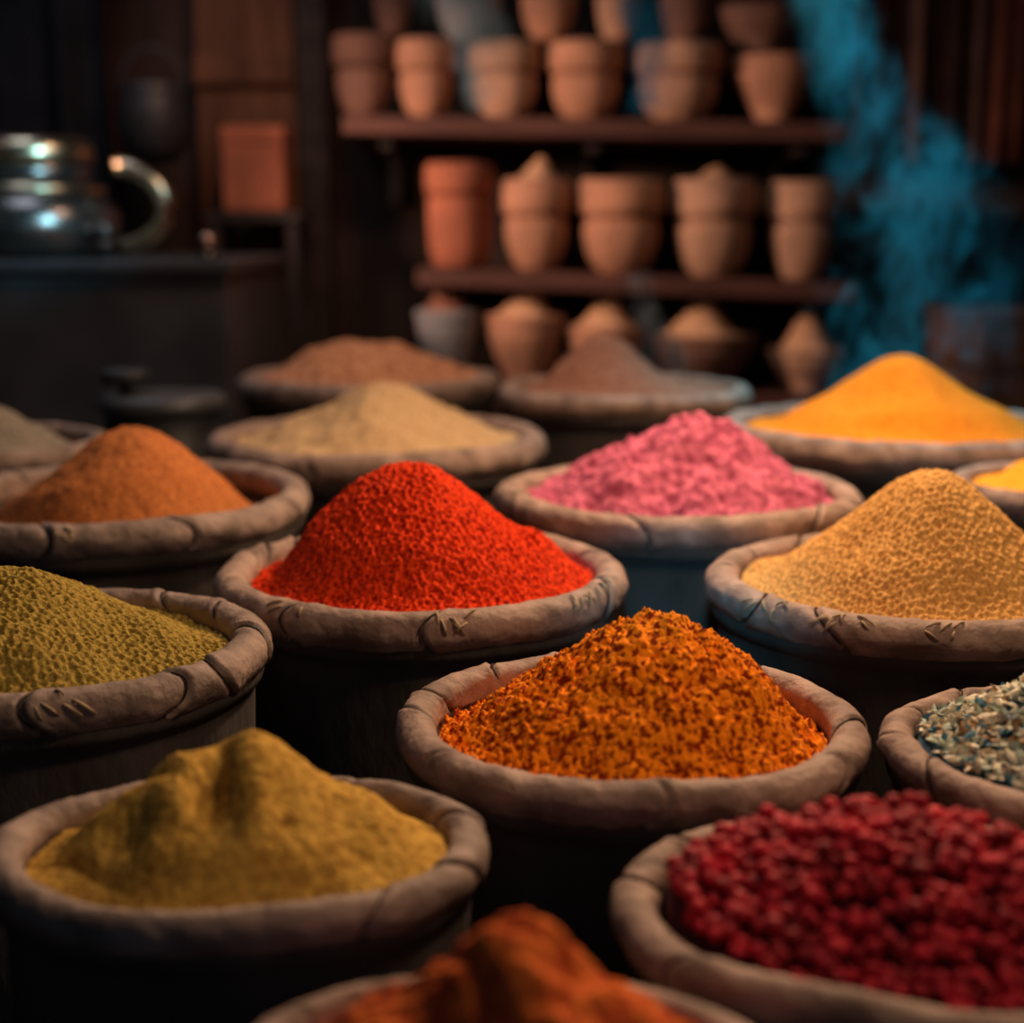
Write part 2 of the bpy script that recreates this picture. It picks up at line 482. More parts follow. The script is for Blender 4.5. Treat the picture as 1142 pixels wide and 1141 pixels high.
TUBS = [
    ('orange', 11, 0.012, [(103, 1), (128, 1), (160, 1.2), (178, .8), (42, 1), (350, .9), (318, .6), (268, .5), (215, .6)], [], 'rim', 'hide-rimmed tub holding the speckled orange spice, at the centre front', 720),
    ('red', 12, 0.008, [(140, 1.1), (158, 1.2), (170, .8), (335, 1.1), (75, .7), (240, .8), (278, .8), (20, .6)], [(238, 4), (282, 7), (322, 8), (336, 3)], 'rim', 'hide-rimmed tub holding the bright red spice cone', 720),
    ('tan', 13, 0.008, [(150, .8), (175, .9), (205, 1), (120, .8), (232, .8)], [(214, 6), (236, 9), (262, 5)], 'rim', 'hide-rimmed tub holding the pale tan spice cone, at the right edge', 720),
    ('pink', 14, 0.009, [(150, .8), (200, .8), (250, .8), (310, 1), (340, .8)], [], 'rim', 'hide-rimmed tub holding the pink spice', 400),
    ('beige', 15, 0.01, [(150, .8), (330, .8), (250, .8)], [], 'rim', 'blurred wide tub holding the beige spice, behind the red cone', 300),
    ('flat', 16, 0.006, [(200, .8), (330, .8)], [], 'rim', 'far tub heaped with low russet spice, beside the dark counter', 240),
    ('cocoa', 17, 0.006, [(200, .8), (330, .8)], [], 'rim', 'far tub holding a brown spice cone, below the clay pots', 240),
    ('amber', 18, 0.006, [(150, .8), (330, .8), (250, .8)], [], 'rim', 'wide tub holding the smooth amber spice, under the blue smoke', 300),
    ('yellow', 19, 0.008, [(200, .8), (240, .8)], [], 'rim', 'small tub of yellow spice cut by the right edge of the photo', 400),
    ('rust', 20, 0.009, [(150, .9), (165, .9), (262, 1.1), (240, .8), (300, .8), (345, .6)], [(273, 4), (246, 3)], 'rim_dark', 'deep hide-rimmed tub holding the rust brown spice cone', 500),
    ('grey', 21, 0.008, [(60, .8), (330, .8)], [], 'rim_dark', 'tub with the grey spice at the far left edge', 300),
    ('olive', 22, 0.010, [(60, 1), (35, .8), (8, 1), (340, 1), (318, .8), (290, 1)], [(291, 5)], 'rim_dark', 'hide-rimmed tub of olive yellow spice, at the left edge', 720),
    ('mustard', 23, 0.014, [(125, .9), (70, .7), (20, 1), (345, .9), (310, .8)], [], 'rim_dark', 'blurred oval tub in the left front corner, holding mustard powder', 500),
    ('berry', 24, 0.030, [(135, 1), (160, .8), (215, .8), (60, .7)], [], 'rim', 'uneven hide-rimmed tub full of dark red berries', 500),
    ('chips', 25, 0.008, [(120, 1), (150, .8), (172, 1), (200, .8)], [], 'rim', 'hide-rimmed tub of pale and blue chips, at the right edge', 500),
    ('paprika', 26, 0.010, [(150, .8), (60, .8)], [], 'rim', 'nearest tub, cut by the bottom edge, holding red-orange powder', 300),
]
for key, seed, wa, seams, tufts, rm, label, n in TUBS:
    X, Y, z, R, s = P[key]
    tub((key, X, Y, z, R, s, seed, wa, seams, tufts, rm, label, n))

heap('spice_heap', 'speckled coarse orange spice heap in the centre front tub', 'spice heap', *P['orange'], M['orange'],
     [(.10, 0, .53, .56, .56, 1.7), (-.55, .02, .10, .35, .40, 2), (.62, -.05, .17, .3, .45, 2)], lev=-.13, tilt=(0, -.05), n=340, grain=(.0066, .0047, .85, 'clump'), lumps=(.018, 4.5), seed=31)
heap('spice_heap', 'bright red spice cone with a netted surface', 'spice heap', *P['red'], M['red'],
     [(-.07, 0, .585, .52, .54, 1.75), (.60, .08, .22, .22, .28, 2.4)], lev=-.10, tilt=(0, -.03), n=340, grain=(.0078, .0064, .5, 'net'), lumps=(.012, 4), seed=32)
heap('spice_heap', 'pale tan spice cone with a netted surface, at the right', 'spice heap', *P['tan'], M['tan'],
     [(.06, 0, .57, .46, .52, 1.7), (-.55, -.05, .09, .38, .42, 2), (.6, 0, .08, .35, .4, 2)], lev=-.085, n=320, grain=(.0074, .0050, .5, 'net'), lumps=(.012, 4), seed=33)
heap('spice_heap', 'crumbly pink spice heap', 'spice heap', *P['pink'], M['pink'],
     [(.08, .05, .44, .46, .5, 1.6), (-.35, 0, .14, .3, .4, 2), (.5, 0, .14, .35, .4, 2)], lev=-.07, n=220, grain=(.012, .0055, .95, 'clump'), lumps=(.05, 6), seed=34)
heap('spice_heap', 'beige spice heap behind the red cone', 'spice heap', *P['beige'], M['beige'],
     [(.04, 0, .33, .40, .5, 1.7), (-.3, 0, .10, .4, .5, 2), (.35, 0, .09, .5, .5, 2)], lev=-.06, n=160, lumps=(.025, 6), seed=35)
heap('spice_heap', 'low russet spice heap beside the dark counter', 'spice heap', *P['flat'], M['flat'],
     [(-.08, 0, .25, .62, .6, 2.0), (.1, .05, .12, .35, .4, 2), (-.3, 0, .10, .3, .4, 2)], lev=-.03, n=120, lumps=(.03, 5), seed=36)
heap('spice_heap', 'brown spice cone in the far tub below the clay pots', 'spice heap', *P['cocoa'], M['cocoa'],
     [(-.17, 0, .43, .38, .5, 1.8)], lev=-.05, n=120, lumps=(.015, 5), seed=37)
heap('spice_heap', 'smooth amber spice cone under the blue smoke', 'spice heap', *P['amber'], M['amber'],
     [(0, 0, .43, .42, .5, 1.45), (.4, 0, .06, .4, .4, 2)], lev=-.06, n=160, lumps=(.012, 4), seed=38)
heap('spice_heap', 'yellow spice heap cut by the right edge', 'spice heap', *P['yellow'], M['yellow'],
     [(0, 0, .33, .55, .55, 1.7)], lev=-.08, n=140, lumps=(.02, 5), seed=39)
heap('spice_heap', 'rust brown spice cone in the deep left tub', 'spice heap', *P['rust'], M['rust'],
     [(.10, -.12, .52, .46, .52, 1.9), (.0, -.45, .2, .5, .4, 2), (-.3, -.2, .16, .4, .4, 2)], lev=-.20, n=200, grain=(.006, .0014, .9, 'clump'), lumps=(.014, 3.5), seed=40)
heap('spice_heap', 'grey brown spice heap at the far left edge', 'spice heap', *P['grey'], M['grey'],
     [(.05, 0, .36, .45, .5, 1.7)], lev=-.12, n=120, lumps=(.02, 5), seed=41)
heap('spice_heap', 'olive yellow grainy spice heap at the left edge', 'spice heap', *P['olive'], M['olive'],
     [(-.10, 0, .38, .44, .6, 1.9), (.45, .05, .10, .40, .35, 2.2), (-.2, -.4, .12, .5, .3, 2)], lev=-.10, n=300, grain=(.0066, .0042, .7, 'net'), lumps=(.018, 4), seed=42)
heap('spice_heap', 'furrowed mustard powder heap in the left front corner', 'spice heap', *P['mustard'], M['mustard'],
     [(.05, .05, .48, .36, .55, 1.7), (-.22, .0, .40, .28, .5, 1.8), (.55, .1, .16, .35, .5, 2), (-.6, 0, .10, .3, .5, 2), (.12, -.4, .10, .4, .3, 2)], lev=-.08, n=260,
     grain=(.004, .0010, .9, 'clump'), lumps=(.016, 4), ridges=(.04, 2.0), pits=[(-.07, -.10, .17, .07, .22), (.02, -.30, .07, .07, .2), (-.36, -.30, .13, .13, .22), (.20, -.2, .04, .06, .25)], seed=43)
heap('spice_heap', 'red-orange lumpy powder heap cut by the bottom edge', 'spice heap', *P['paprika'], M['paprika'],
     [(.06, .0, .60, .42, .6, 1.6), (-.4, .1, .22, .4, .5, 2), (.5, .1, .26, .4, .5, 2)], lev=-.08, n=180, lumps=(.05, 5.5), ridges=(.05, 2.6), pits=[(-.10, -.35, .20, .22, .22), (.22, -.15, .08, .12, .2)], seed=44)

# --- the heap of berries: one uncountable mass of small round fruit over a crumb core
import bmesh


def ico(sub):
    bm = bmesh.new()
    bmesh.ops.create_icosphere(bm, subdivisions=sub, radius=1.0)
    bm.verts.index_update()
    V = np.array([v.co[:] for v in bm.verts])
    F = np.array([[v.index for v in f.verts] for f in bm.faces])
    bm.free()
    return V, F


X, Y, z, R, s = P['berry']


def berry_h(x, y):
    d = 0.38 * np.exp(-(np.hypot((x + .06) / .72, (y - .02) / .62)) ** 2.6) - .10
    return d + 0.035 * fbm(x * 4, y * 4, 5, 2)


rng = random.Random(7)
IV, IF = ico(2)
BV, BF = [], []
step = 0.0100
gx = int(R / step) + 1
for layer in range(2):
    for i in range(-gx, gx + 1):
        for j in range(-gx - 3, gx + 4):
            px = (i + 0.5 * (j % 2) + 0.5 * layer) * step + rng.uniform(-.25, .25) * step
            py = j * step * 0.8 + rng.uniform(-.25, .25) * step
            if math.hypot(px, py / s) > 0.79 * R: continue
            if layer and rng.random() < 0.72: continue
            h = float(berry_h(np.array([px / R]), np.array([py / R / s]))[0]) * R + (0.0052 if layer else 0) + rng.uniform(-.0012, .0012)
            r0 = rng.uniform(.0048, .0060)
            sc = np.array([rng.uniform(.9, 1.15), rng.uniform(.9, 1.15), rng.uniform(.8, 1.0)]) * r0
            dent = 1 - 0.10 * np.maximum(0, IV @ np.array(Vector((rng.uniform(-1, 1), rng.uniform(-1, .4), rng.uniform(-.3, 1))).normalized())) ** 6
            o = sum(len(v) for v in BV)
            BV.append(IV * dent[:, None] * sc + np.array([px, py, h]))
            BF.append(IF + o)
bm_ = mesh_obj('dried_berries', np.concatenate(BV), np.concatenate(BF), M['berry'], loc=(X, Y, z))
tag(bm_, 'heap of dark red dried berries filling the uneven tub', 'berries', None, 'stuff')
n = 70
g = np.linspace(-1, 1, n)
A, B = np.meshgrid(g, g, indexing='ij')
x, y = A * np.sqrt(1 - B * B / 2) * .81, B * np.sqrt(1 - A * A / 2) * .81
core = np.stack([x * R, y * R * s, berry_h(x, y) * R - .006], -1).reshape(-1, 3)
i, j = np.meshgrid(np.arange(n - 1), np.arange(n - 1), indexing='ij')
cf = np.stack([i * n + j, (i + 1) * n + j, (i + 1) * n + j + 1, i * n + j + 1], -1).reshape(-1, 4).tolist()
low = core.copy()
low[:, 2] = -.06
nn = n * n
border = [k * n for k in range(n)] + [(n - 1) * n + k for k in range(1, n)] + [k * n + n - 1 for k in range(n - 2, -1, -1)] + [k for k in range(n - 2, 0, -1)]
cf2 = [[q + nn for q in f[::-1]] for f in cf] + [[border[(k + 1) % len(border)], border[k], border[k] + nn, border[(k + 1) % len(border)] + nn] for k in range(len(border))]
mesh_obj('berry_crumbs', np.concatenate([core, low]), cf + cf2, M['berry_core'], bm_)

# --- the heap of pale, sage, blue and tan chips
X, Y, z, R, s = P['chips']


def chip_h(x, y):
    return 0.55 * np.exp(-(np.hypot((x - .05) / .55, y / .55)) ** 1.7) - .10 + 0.02 * fbm(x * 5, y * 5, 8, 2)


rng = random.Random(9)
base = np.array([[1, 0, 0], [-1, 0, 0], [0, 1, 0], [0, -1, 0], [0, 0, .7], [0, 0, -.7], [.6, .6, .3], [-.6, -.6, .3], [.6, -.6, -.3], [-.6, .6, -.3]])
bmh = bmesh.new()
for v in base: bmh.verts.new(v)
bmesh.ops.convex_hull(bmh, input=list(bmh.verts))
bmh.verts.index_update()
HV = np.array([v.co[:] for v in bmh.verts])
HF = [[v.index for v in f.verts] for f in bmh.faces]
bmh.free()
CV, CF, CM = [], [], []
cnt = 0
step = 0.0052
gx = int(R / step) + 1
for layer in range(2):
    for i in range(-gx, gx + 1):
        for j in range(-gx, gx + 1):
            px = (i + .5 * (j % 2)) * step + rng.uniform(-.4, .4) * step
            py = j * step + rng.uniform(-.4, .4) * step
            if math.hypot(px, py / s) > 0.80 * R: continue
            if layer and rng.random() < .6: continue
            h = float(chip_h(np.array([px / R]), np.array([py / R / s]))[0]) * R + rng.uniform(-.001, .001) + (.0025 if layer else 0)
            r0 = rng.uniform(.0036, .0056)
            rot = np.array(Matrix.Rotation(rng.uniform(0, 6.3), 3, Vector((rng.uniform(-1, 1), rng.uniform(-1, 1), rng.uniform(-1, 1))).normalized()))
            v = (HV * np.array([1.3, .8, .45]) * np.array([rng.uniform(.8, 1.2) for _ in range(3)]) * r0) @ rot.T + np.array([px, py, h])
            CV.append(v)
            CF += [[q + cnt for q in f] for f in HF]
            cnt += len(HV)
            t = rng.random() + 0.18 * float(vnoise(np.array([px / R * 4]), np.array([py / R * 4]), 3)[0])
            k = 0 if t < .52 else 1 if t < .72 else 2 if t < .88 else 3
            CM += [k] * len(HF)
ch = mesh_obj('spice_chips', np.concatenate(CV), CF, [M['chip_a'], M['chip_b'], M['chip_c'], M['chip_d']], smooth=False, loc=(X, Y, z), mat_idx=CM)
tag(ch, 'heap of cream, sage and blue chips at the right edge', 'spice chips', None, 'stuff')
x, y = A * np.sqrt(1 - B * B / 2) * .815, B * np.sqrt(1 - A * A / 2) * .815
core = np.stack([x * R, y * R * s, chip_h(x, y) * R - .0035], -1).reshape(-1, 3)
low = core.copy()
low[:, 2] = -.06
mesh_obj('chip_crumbs', np.concatenate([core, low]), cf + cf2, M['chip_c'], ch)

# ------------------------------------------------------------------ back of the shop: shelves
YS = 4.62


def shelf(px0, px1, py_top, roll, label):
    a, b = at(px0, py_top, YS), at(px1, py_top, YS)
    L = b.x - a.x
    root = thing('wall_shelf', label, 'shelf', ((a.x + b.x) / 2, YS + 0.11, a.z))
    root.rotation_euler = (0, roll, 0)
    mesh_obj('board', *box(L, 0.50, 0.055, (0, 0, -0.0275), 0.008), M['wood'], root, smooth=False)
    for q in (-0.42, 0, 0.42):
        V, F = merge(box(0.04, 0.40, 0.04, (q * L, 0.04, -0.075), 0.004), box(0.04, 0.04, 0.16, (q * L, 0.22, -0.17), 0.004))
        mesh_obj('bracket', V, F, M['wood_dark'], root, smooth=False)
    return root, a.z, (a.x + b.x) / 2


shA, zA, xA = shelf(388, 935, 136, R_(0.8), 'upper red-brown wall shelf holding collared clay jars')
shB, zB, xB = shelf(468, 945, 306, R_(2.0), 'middle red-brown wall shelf under the row of five jars')
bench = thing('low_bench', 'dark low bench below the wall shelves, behind the spice tubs', 'bench', (xB, YS + 0.1, 0))
ZC = 0.40
mesh_obj('bench_top', *box(1.9, 0.55, 0.05, (0, 0, ZC - 0.025), 0.006), M['wood'], bench, smooth=False)
for q in (-0.85, 0.85):
    mesh_obj('leg', *box(0.08, 0.45, ZC - 0.05, (q, 0, (ZC - 0.05) / 2), 0.006), M['wood_dark'], bench, smooth=False)


def jar(px, wpx, ytop, zbase, style, mat, label, group, ybot=None, name='clay_jar', collar_mat=None):
    """Clay jar of given survey width and top; its foot stands at zbase."""
    Yj = YS - 0.02
    top = at(px, ytop, Yj)
    k = at(px + 1, ytop, Yj).x - top.x
    R = wpx * k / 2 * (.90 if style != 'bowl' else .94)
    H = top.z - zbase
    root = thing(name, label, 'jar' if style != 'bowl' else 'bowl', (top.x, Yj, zbase), group)
    m = M[mat]
    cm = M[collar_mat] if collar_mat else m
    if style == 'collar':            # round belly under a wide straight collar
        b = H * 0.58
        prof = [(0, 0), (.46 * R, 0), (.52 * R, .01), (.68 * R, .18 * b), (.82 * R, .45 * b), (.88 * R, .7 * b), (.88 * R, .88 * b), (.80 * R, b),
                (.70 * R, b + .01), (.66 * R, b), (.6 * R, .3 * b), (0, .2 * b)]
        mesh_obj('belly', *lathe(prof, 48), m, root)
        c = [(.70 * R, b - .002), (.84 * R, b + .004), (.97 * R, b + .15 * (H - b)), (R, b + .4 * (H - b)), (R, b + .75 * (H - b)), (.95 * R, H - .004), (.88 * R, H),
             (.80 * R, H - .006), (.76 * R, b + .3 * (H - b)), (.68 * R, b + .01)]
        mesh_obj('collar', *lathe(c, 48, closed=True), cm, root)
    elif style == 'straight':
        b = H * 0.68
        prof = [(0, 0), (.70 * R, 0), (.80 * R, .03 * H), (.9 * R, .2 * H), (.93 * R, b * .9), (.88 * R, b), (.7 * R, b), (.7 * R, .2 * H), (0, .1 * H)]
        mesh_obj('belly', *lathe(prof, 48), m, root)
        c = [(.72 * R, b), (.95 * R, b + .004), (R, b + .3 * (H - b)), (R, b + .8 * (H - b)), (.92 * R, H), (.82 * R, H - .005), (.74 * R, b + .3 * (H - b))]
        mesh_obj('collar', *lathe(c, 48, closed=True), cm, root)
    elif style == 'bowl':
        prof = [(0, 0), (.40 * R, 0), (.44 * R, .02 * H), (.40 * R, .06 * H), (.70 * R, .35 * H), (.90 * R, .65 * H), (.97 * R, .86 * H)]
        inner = [(.89 * R, .93 * H), (.83 * R, .7 * H), (.6 * R, .4 * H), (0, .16 * H)]
        lip = [(.96 * R, .85 * H), (R, .88 * H), (1.01 * R, .95 * H), (.97 * R, H), (.90 * R, .99 * H), (.885 * R, .92 * H)]
        mesh_obj('belly', *lathe(prof + inner, 48), m, root)
        mesh_obj('lip', *lathe(lip, 48, closed=True), cm, root)
    return root, top, R, H


def mound(px, py_top, wpx, top, Rj, mat, label, lean=0.0):
    """Small powder mound heaped in a bowl's mouth whose rim is at `top`."""
    t = at(px, py_top, top.y)
    h = t.z - top.z
    R = Rj * (0.74 if 'jar' in label else 0.80)
    rows = []
    for q in range(13):
        f = q / 12
        rows.append((max(R * f, 1e-4), (h + .012) * math.exp(-(f / .55) ** 1.9) - .012))
    prof = rows + [(R * .95, -.05), (0.0001, -.05)]
    V, F = lathe(prof, 40)
    n_ = fbm(V[:, 0] * 30, V[:, 1] * 30, 3, 2)
    V[:, 2] += 0.05 * h * n_ * (V[:, 2] > -.02)
    V[:, 0] += lean * np.maximum(0, V[:, 2])
    o = mesh_obj('powder_mound', V, F, M[mat], loc=(top.x, top.y, top.z))
    return tag(o, label, 'spice heap', 'powder mounds on the clay jars')


GA, GB, GC, GD = 'jars on the upper shelf', 'jars on the middle shelf', 'heaped bowls below the shelves', 'jars stacked on the upper shelf jars'
zA_at = lambda px: zA - math.tan(R_(0.8)) * (at(px, 136, YS).x - xA)
zB_at = lambda px: zB - math.tan(R_(2.0)) * (at(px, 306, YS).x - xB)
rowA = []
for px, wpx, yt, st, mt, lb in [
        (405, 78, 40, 'collar', 'clay_dark', 'dim collared clay jar at the left end of the upper shelf'),
        (474, 74, 45, 'collar', 'clay', 'collared clay jar second from the left on the upper shelf'),
        (563, 90, 48, 'collar', 'clay_pale', 'ashy collared clay jar third from the left on the upper shelf'),
        (653, 96, 48, 'collar', 'clay', 'collared clay jar fourth from the left on the upper shelf'),
        (757, 112, 50, 'collar', 'clay_pale', 'widest collared clay jar, under the left teal wisp, on the upper shelf'),
        (864, 98, 64, 'bowl', 'clay', 'plain open clay bowl at the right end of the upper shelf')]:
    rowA.append(jar(px, wpx, yt, zA_at(px) + .002, st, mt, lb, GA, name='clay_bowl' if st == 'bowl' else 'clay_jar'))
for px, wpx, yb, yt, mt, lb in [
        (437, 56, 42, -60, 'clay_dark', 'small dim clay jar stacked above the two leftmost upper shelf jars'),
        (522, 92, 46, -60, 'clay_grey', 'ash grey clay jar stacked behind the grey smoke wisp'),
        (612, 78, 47, -60, 'clay', 'brown clay jar stacked right of the ash grey jar'),
        (690, 62, 48, -60, 'clay_pale', 'pale clay jar stacked beside the left teal wisp'),
        (766, 72, 49, -60, 'clay_dark', 'dark clay jar stacked over the widest upper shelf jar'),
        (848, 100, 60, 8, 'clay_dark', 'dark shallow dish set on the plain clay bowl')]:
    zb = at(px, yb, YS - .02).z
    jar(px, wpx, yt, zb + .003, 'collar' if yt < 0 else 'bowl', mt, lb, GD, name='clay_dish' if yt > 0 else 'clay_jar')
rowB = []
for px, wpx, yt, st, mt, lb in [
        (512, 86, 182, 'straight', 'clay_red', 'brick red straight-sided jar at the left end of the middle shelf'),
        (598, 88, 200, 'collar', 'clay', 'clay jar topped with a pointed powder mound on the middle shelf'),
        (693, 108, 200, 'collar', 'clay', 'wide flat-topped clay jar in the middle of the middle shelf'),
        (797, 104, 200, 'collar', 'clay_pale', 'round-bellied clay jar with a lumpy top on the middle shelf'),
        (896, 84, 202, 'collar', 'clay_pale', 'pale clay jar beside the blue smoke at the right end of the middle shelf')]:
    rowB.append(jar(px, wpx, yt, zB_at(px) + .002, st, mt, lb, GB))
mound(606, 172, 80, rowB[1][1], rowB[1][2], 'flour', 'pointed pale brown mound on the second jar of the middle shelf', .25)
mound(805, 184, 80, rowB[3][1], rowB[3][2], 'flour', 'lumpy low mound on the round-bellied jar of the middle shelf', .2)
rowC = []
for px, wpx, yt, mt, lb in [
        (498, 74, 345, 'clay_grey', 'dim bluish clay bowl at the left end of the low bench'),
        (586, 92, 350, 'clay', 'clay bowl heaped with a pale cone, left of the brown spice cone'),
        (676, 96, 362, 'clay', 'clay bowl heaped with pale powder, hidden behind the brown spice cone'),
        (782, 126, 372, 'clay_dark', 'wide dark clay bowl with a broad pale heap on the low bench'),
        (899, 90, 388, 'clay_pale', 'clay bowl heaped with a pale cone, beside the blue smoke')]:
    rowC.append(jar(px, wpx, yt, ZC + .002, 'bowl', mt, lb, GC, name='clay_bowl'))
for idx, pt, lb, mt in [(0, 298, 'dull reddish mound in the dim bluish bowl', 'cocoa'), (1, 303, 'pale cone heaped in the bowl left of the brown spice cone', 'flour'),
                        (2, 318, 'pale heap rising behind the brown spice cone', 'flour'), (3, 328, 'broad pale heap in the wide dark bowl', 'flour'),
                        (4, 338, 'pale cone in the bowl beside the blue smoke', 'flour')]:
    r = rowC[idx]
    mound(0, pt, 0, r[1], r[2], mt, lb)

# ------------------------------------------------------------------ left: iron counter, kettle, pan
YC = 3.5
c0 = at(-120, 290, YC)
c1 = at(256, 290, YC)
CT = c1.z
ctr = thing('iron_counter', 'dark iron counter standing behind the left tubs', 'counter', (c1.x - 0.55, YC + 0.45, 0))
mesh_obj('cabinet_body', *box(1.08, 0.88, CT - 0.03, (0, 0, (CT - 0.03) / 2), 0.01), M['counter'], ctr, smooth=False)
mesh_obj('counter_top', *box(1.12, 0.92, 0.03, (0, 0, CT - 0.015), 0.008), M['counter'], ctr, smooth=False)

YK = 3.75
kc = at(38, 290, YK)
k = at(39, 290, YK).x - kc.x
kt = thing('kettle', 'dark shiny metal kettle with brass bands on the counter', 'kettle', (kc.x, YK, CT + .001))
hz = lambda py: at(38, py, YK).z - CT
prof = [(0, 0), (78 * k, 0), (90 * k, .02), (96 * k, .05), (95 * k, hz(240)), (82 * k, hz(222)), (68 * k, hz(214)), (0, hz(214))]
kb = mesh_obj('body', *lathe(prof, 72), M['steel'], kt)
mesh_obj('shoulder_band', *lathe([(64 * k, hz(219)), (80 * k, hz(219)), (82 * k, hz(214)), (80 * k, hz(208)), (64 * k, hz(207))], 72, closed=True), M['brass'], kt)
mesh_obj('neck', *lathe([(64 * k, hz(210)), (66 * k, hz(200)), (68 * k, hz(186)), (60 * k, hz(182)), (0, hz(182))], 72), M['steel'], kt)
ld = mesh_obj('lid', *lathe([(60 * k, hz(186)), (69 * k, hz(184)), (71 * k, hz(176)), (69 * k, hz(162)), (60 * k, hz(156)), (0, hz(154))], 72), M['brass'], kt)
hp = []
for q in range(17):
    a = -1.45 + q * (2.9 / 16)
    hp.append(((88 + 62 * math.cos(a)) * k, 0, hz(232) + 45 * k * math.sin(a)))
mesh_obj('handle', *tube(hp, 0.024, 12), M['brass'], kt)
sp = merge(tube([(80 * k, -.13, hz(258)), (106 * k, -.17, hz(258))], .020, 16), tube([(100 * k, -.165, hz(270)), (100 * k, -.165, hz(276))], .016, 12))
mesh_obj('tap', *sp, M['steel'], kt)
kn = at(-22, 290, YK - .12)
cn = thing('canister', 'round-lidded metal canister cut by the left edge, beside the kettle', 'canister', (kn.x - 0.02, YK - .34, CT + .001))
hy = at(0, 160, YK - .34).z - CT
mesh_obj('body', *lathe([(0, 0), (.055, 0), (.06, .01), (.06, hy * .8), (.045, hy * .88), (0, hy * .88)], 40), M['steel'], cn)
mesh_obj('lid', *lathe([(.03, hy * .87), (.05, hy * .88), (.052, hy * .97), (.04, hy), (0, hy)], 40), M['brass'], cn)
b = at(232, 284, 3.60)
sh = thing('shaker', 'tiny copper-headed shaker on the right end of the counter', 'shaker', (b.x, 3.60, CT + .001))
mesh_obj('base', *lathe([(0, 0), (.020, 0), (.022, .006), (.012, .018), (.008, .026), (0, .026)], 24), M['steel'], sh)
V, F = ico(3)
mesh_obj('head', V * .020 + np.array([0, 0, .044]), F, M['copper'], sh)

pc = at(181, 446, 2.80)
pn = thing('lidded_pot', 'dark lidded pot with a raised disc lid before the counter', 'pot', (pc.x, 2.80, TZ))
hz2 = pc.z - TZ
mesh_obj('body', *lathe([(0, 0), (.09, 0), (.10, .01), (.112, hz2 * .6), (.110, hz2 - .022), (.10, hz2 - .022), (.10, .02), (0, .02)], 56), M['iron'], pn)
ldp = mesh_obj('lid', *lathe([(0, hz2 - .021), (.119, hz2 - .021), (.123, hz2 - .012), (.122, hz2 + .006), (.112, hz2 + .012), (.03, hz2 + .016), (0, hz2 + .016)], 56), M['counter'], pn)
mesh_obj('knob', *lathe([(0, hz2 + .015), (.014, hz2 + .015), (.012, hz2 + .028), (.016, hz2 + .036), (.046, hz2 + .038), (.047, hz2 + .058), (.04, hz2 + .062), (0, hz2 + .062)], 40)
         , M['iron'], ldp, loc=(-.062, -.03, 0))

# ------------------------------------------------------------------ left back wall dressing
def curtain(name, px0, px1, pyb, Y, mat, label, cat, folds, amp, seed, ztop=2.6):
    a, b_ = at(px0, pyb, Y), at(px1, pyb, Y)
    L = b_.x - a.x
    nx = 160
    u = np.linspace(0, 1, nx)
    dep = amp * (np.sin(u * folds * 2 * PI + seed) + 0.5 * np.sin(u * folds * 3.3 * PI + 2 * seed)) + amp * vnoise(u * folds * 1.7, u * 0 + seed, seed)
    zs = np.linspace(a.z, ztop, 12)
    V = []
    for side in (0, .012):
        for q, zz in enumerate(zs):
            f = 1 - 0.5 * q / 11
            V.append(np.stack([a.x + u * L, Y + dep * f + side, np.full(nx, zz)], 1))
    V = np.concatenate(V)
    F = []
    half = 12 * nx
    for q in range(11):
        for i_ in range(nx - 1):
            A_ = q * nx + i_
            F.append((A_, A_ + 1, A_ + nx + 1, A_ + nx))
            F.append((half + A_, half + A_ + nx, half + A_ + nx + 1, half + A_ + 1))
    for i_ in range(nx - 1):
        F.append((i_, half + i_, half + i_ + 1, i_ + 1))
        t_ = 11 * nx + i_
        F.append((t_, t_ + 1, half + t_ + 1, half + t_))
    for q in range(11):
        for e in (0, nx - 1):
            A_ = q * nx + e
            F.append((A_, A_ + nx, half + A_ + nx, half + A_))
    root = thing(name, label, cat, ((a.x + b_.x) / 2, Y, a.z))
    V = V - np.array([(a.x + b_.x) / 2, Y, a.z])
    mesh_obj('cloth', V, F, M[mat], root)
    rod = tube([(-L / 2 - .05, 0, ztop - a.z + .01), (L / 2 + .05, 0, ztop - a.z + .01)], .014, 10)
    mesh_obj('rod', *rod, M['iron'], root)
    return root


curtain('curtain', -260, 132, 330, 4.66, 'cloth_dark', 'near black curtain hanging behind the kettle at the left edge', 'curtain', 6, .030, 3)
curtain('curtain', 948, 1094, 182, 4.35, 'cloth_brown', 'dull brown curtain hanging right of the blue smoke', 'curtain', 4, .026, 5)
curtain('curtain', 1100, 1300, 182, 4.30, 'cloth_red', 'reddish brown curtain at the upper right edge', 'curtain', 4, .026, 8)

# brown plank door leaf, brick-coloured box, post and cauldron
pd = at(280, 290, 4.86)
door = thing('plank_panel', 'tall brown plank panel leaning on the back wall left of the shelves', 'panel', (pd.x, 4.88, 0))
pp = []
for q in range(4):
    pp.append(box(.078, .04, 2.3, (-.12 + q * .08, 0, 1.15), .004))
mesh_obj('planks', *merge(*pp), M['wood_brown'], door, smooth=False)
mesh_obj('batten', *box(.32, .03, .09, (0, -.036, 1.42), .004), M['wood_brown'], door, smooth=False)
bx_t, bx_b = at(288, 142, 4.66), at(288, 236, 4.66)
bx0, bx1 = at(255, 190, 4.66), at(323, 190, 4.66)
std = thing('stool', 'dark tall stool carrying the brick-coloured box', 'stool', (bx_b.x, 4.68, 0))
mesh_obj('seat', *box(.30, .26, .03, (0, 0, bx_b.z - .017), .006), M['wood_dark'], std, smooth=False)
